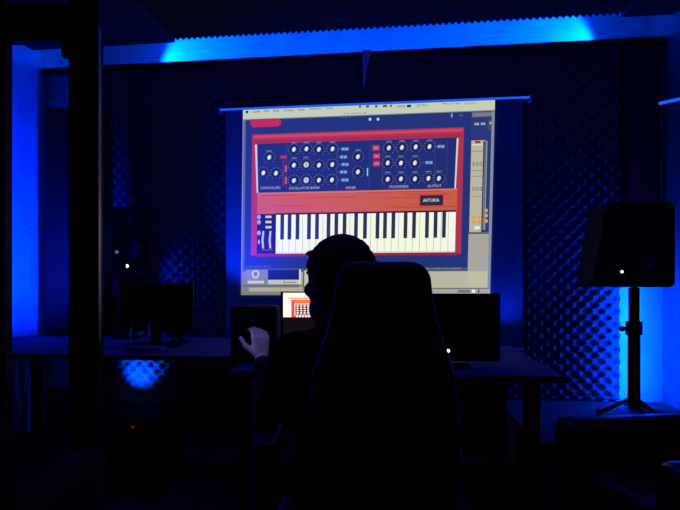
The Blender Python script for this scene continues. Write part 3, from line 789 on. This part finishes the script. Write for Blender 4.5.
# sweater and trousers, shoes
bm = Acc()
limb(bm, [(.012,.018,1.035,.070,.072),(.026,.012,.985,.078,.075),(.035,.0,.95,.11,.085)])
limb(bm, [(.035,.0,.94,.145,.088),(.035,-.01,.86,.172,.117),(.032,.0,.74,.158,.117),(.03,.01,.64,.163,.127),(.03,.02,.58,.178,.133)])
limb(bm, [(.035,.0,.928,.095,.07),(-.13,.01,.915,.068,.067)]); limb(bm, [(.035,.0,.928,.095,.07),(.20,.01,.915,.068,.067)])
e = Vector(WRL)*.88+Vector((-.215,.15,.73))*.12
limb(bm, [(-.137,.01,.91,.066,.066),(-.215,.15,.728,.055,.055)]); limb(bm, [(-.215,.15,.73,.055,.055),(e.x,e.y,e.z,.036,.036)])
limb(bm, [(.208,.01,.91,.066,.066),(.268,.03,.705,.054,.054)]); limb(bm, [(.268,.03,.705,.054,.054),(.257,.225,.690,.036,.037)])
fuse('sweater', bm, M['cloth'], t, .007, 4)
bm = Acc()
limb(bm, [(.03,.01,.60,.165,.125),(.03,.02,.55,.185,.14)])
for sg in (-1,1):
    r0 = .03+sg*.09
    limb(bm, [(r0,.03,.55,.098,.092),(.03+sg*.15,.44,.535,.070,.070)]); limb(bm, [(.03+sg*.15,.44,.53,.068,.070),(.03+sg*.16,.46,.36,.068,.068),(.03+sg*.16,.465,.13,.058,.060)])
fuse('trousers', bm, M['cloth'], t, .008, 4)
for sg in (-1,1):
    bm = Acc(); limb(bm, [(.03+sg*.16,.44,.058,.046,.050),(.03+sg*.17,.60,.044,.048,.04)]); fuse('shoe', bm, M['black'], t, .006, 3)

# ---------------------------------------------------------------- high-backed office chair
t = thing('office_chair', 'high-backed black office chair holding the seated person, at the desk', 'office chair', Wp(.075,-.02,0))
CM = Matrix((R_, F_, Vector((0,0,1)))).transposed().to_4x4()
def CMt(r,f,z): return Matrix.Translation(Wp(r,f,z)) @ CM
def arc(cx, cz, rr, a0, a1, n=7): return [(cx+rr*math.cos(math.radians(a0+(a1-a0)*i/n)), cz+rr*math.sin(math.radians(a0+(a1-a0)*i/n))) for i in range(n+1)]
outl = [(.15,.44),(.18,.55),(.19,.75),(.175,.90),(.140,1.00),(.122,1.08)] + arc(.066,1.118,.052,10,90) + arc(-.066,1.118,.052,90,170)
outl += [(-x,z) for x,z in outl[:6][::-1]]
b = NB(); prism(b, outl, -.035, .035, CMt(.107,-.205,0))
o = obj('backrest', b, M['leather'], t, bevel=.02)
b = NB()
prism(b, rrect(.14,.08,.03,cx=0,cz=1.10), -.042, -.0355, CMt(.107,-.205,0)); obj('headrest_pad', b, M['leather'], t, bevel=.003)
b = NB(); q = CMt(.107,-.205,0)
A_ = [q @ Vector((x,-.0375,z)) for x,z in ((-.01,1.030),(.0,1.026),(.014,1.016),(.024,1.004),(.030,.992))]
for a_, b__ in zip(A_[:-1], A_[1:]): tube(b, a_, b__, .006)
o = obj('piping', b, M['glossblack'], t, smooth=True)
b = NB(); prism(b, rrect(.48,.46,.08,cx=0,cz=0), -.035, .035, Matrix.Translation(Wp(.05,.06,.405)) @ CM @ Matrix.Rotation(PI/2,4,'X')); obj('seat', b, M['leather'], t, bevel=.018)
b = NB(); box(b, -.03,.03,-.03,.03,-.10,.10, CMt(.075,-.19,.40)@Matrix.Rotation(math.radians(0),4,'X')); obj('back_bracket', b, M['frame'], t)
for sg in (-1,1):
    b = NB(); box(b, -.014,.014,-.02,.02,.372,.655, CMt(.05+sg*.262,.03,0)); box(b, *( (-.262,-.10) if sg>0 else (.10,.262)),-.02,.02,.352,.368, CMt(.05+sg*.262,.03,0))
    arm = obj('armrest_support', b, M['frame'], t)
    b = NB(); prism(b, rrect(.055,.28,.026), -.012,.012, Matrix.Translation(Wp(.05+sg*.262,.06,.667 if sg < 0 else .645)) @ CM @ Matrix.Rotation(PI/2,4,'X')); obj('armrest_pad', b, M['leather'], t, bevel=.008)
b = NB(); tube(b, Wp(.05,.05,.10), Wp(.05,.05,.365), .028, .022); obj('gas_column', b, M['metal'], t, smooth=True)
for k in range(5):
    a = math.radians(18+72*k); v = R_*math.cos(a)+F_*math.sin(a)
    b = NB(); tube(b, Wp(.05,.05,.115), Wp(.05,.05,.075)+v*.27, .026, .014); lg = obj('base_leg', b, M['frame'], t, smooth=True)
    b = NB(); c_ = Wp(.05,.05,.0)+v*.27; n_ = v.cross(Vector((0,0,1))); tube(b, c_+Vector((0,0,.027))-n_*.02, c_+Vector((0,0,.027))+n_*.02, .026, n=18); tube(b, c_+Vector((0,0,.03)), c_+Vector((0,0,.07)), .008); w_o = obj('caster', b, M['black'], lg)

# ---------------------------------------------------------------- two armchairs at the edges of the foreground
def armchair(name, label, loc, rot, hb_=.86, mt_='glossblack', w=.72, dp_=.70):
    t = thing(name, label, 'armchair', loc)
    m = Matrix.Translation(loc) @ Matrix.Rotation(rot,4,'Z')
    b = NB(); prism(b, rrect(w-.30, .16, .05, cz=.36), -dp_/2+.02, dp_/2-.14, m); obj('seat_cushion', b, M[mt_], t, bevel=.02)
    b = NB(); box(b, -w/2+.145, w/2-.145, -dp_/2+.03, dp_/2-.13, .09, .272, m); obj('frame', b, M[mt_], t, bevel=.01)
    b = NB(); prism(b, rrect(w-.04, hb_-.10, .11, cz=(hb_+.10)/2), dp_/2-.13, dp_/2, m); obj('backrest', b, M[mt_], t, bevel=.03)
    for sg in (-1,1):
        b = NB(); prism(b, rrect(.13,.50,.055,cx=sg*(w/2-.07),cz=.35), -dp_/2, dp_/2-.14, m); obj('armrest', b, M[mt_], t, bevel=.02)
    for sx in (-1,1):
        for sy in (-1,1):
            b = NB(); p = m @ Vector((sx*(w/2-.08), sy*(dp_/2-.09), 0)); q = m @ Vector((sx*(w/2-.09), sy*(dp_/2-.10), .105)); tube(b, p, q, .018,.026); obj('leg', b, M['frame'], t)
    return t
p = PD(700,400,1.95); armchair('armchair', 'glossy black leather armchair at the lower right edge, catching blue glints', Vector((p.x,p.y,0)), YAW-math.radians(82), hb_=.80)
p = PD(-66,400,1.42); armchair('armchair', 'dark armchair at the lower left edge, a curved black outline', Vector((p.x,p.y,0)), YAW+math.radians(186), hb_=.865, mt_='cloth', w=.66)

w = bpy.data.worlds.new('world'); SC.world = w; w.use_nodes = True
w.node_tree.nodes['Background'].inputs[0].default_value = (0,0,.01,1)
SC.view_settings.view_transform = 'Standard'; SC.view_settings.look = 'None'; SC.view_settings.exposure = 0; SC.view_settings.gamma = 1
SC.view_settings.use_curve_mapping = False
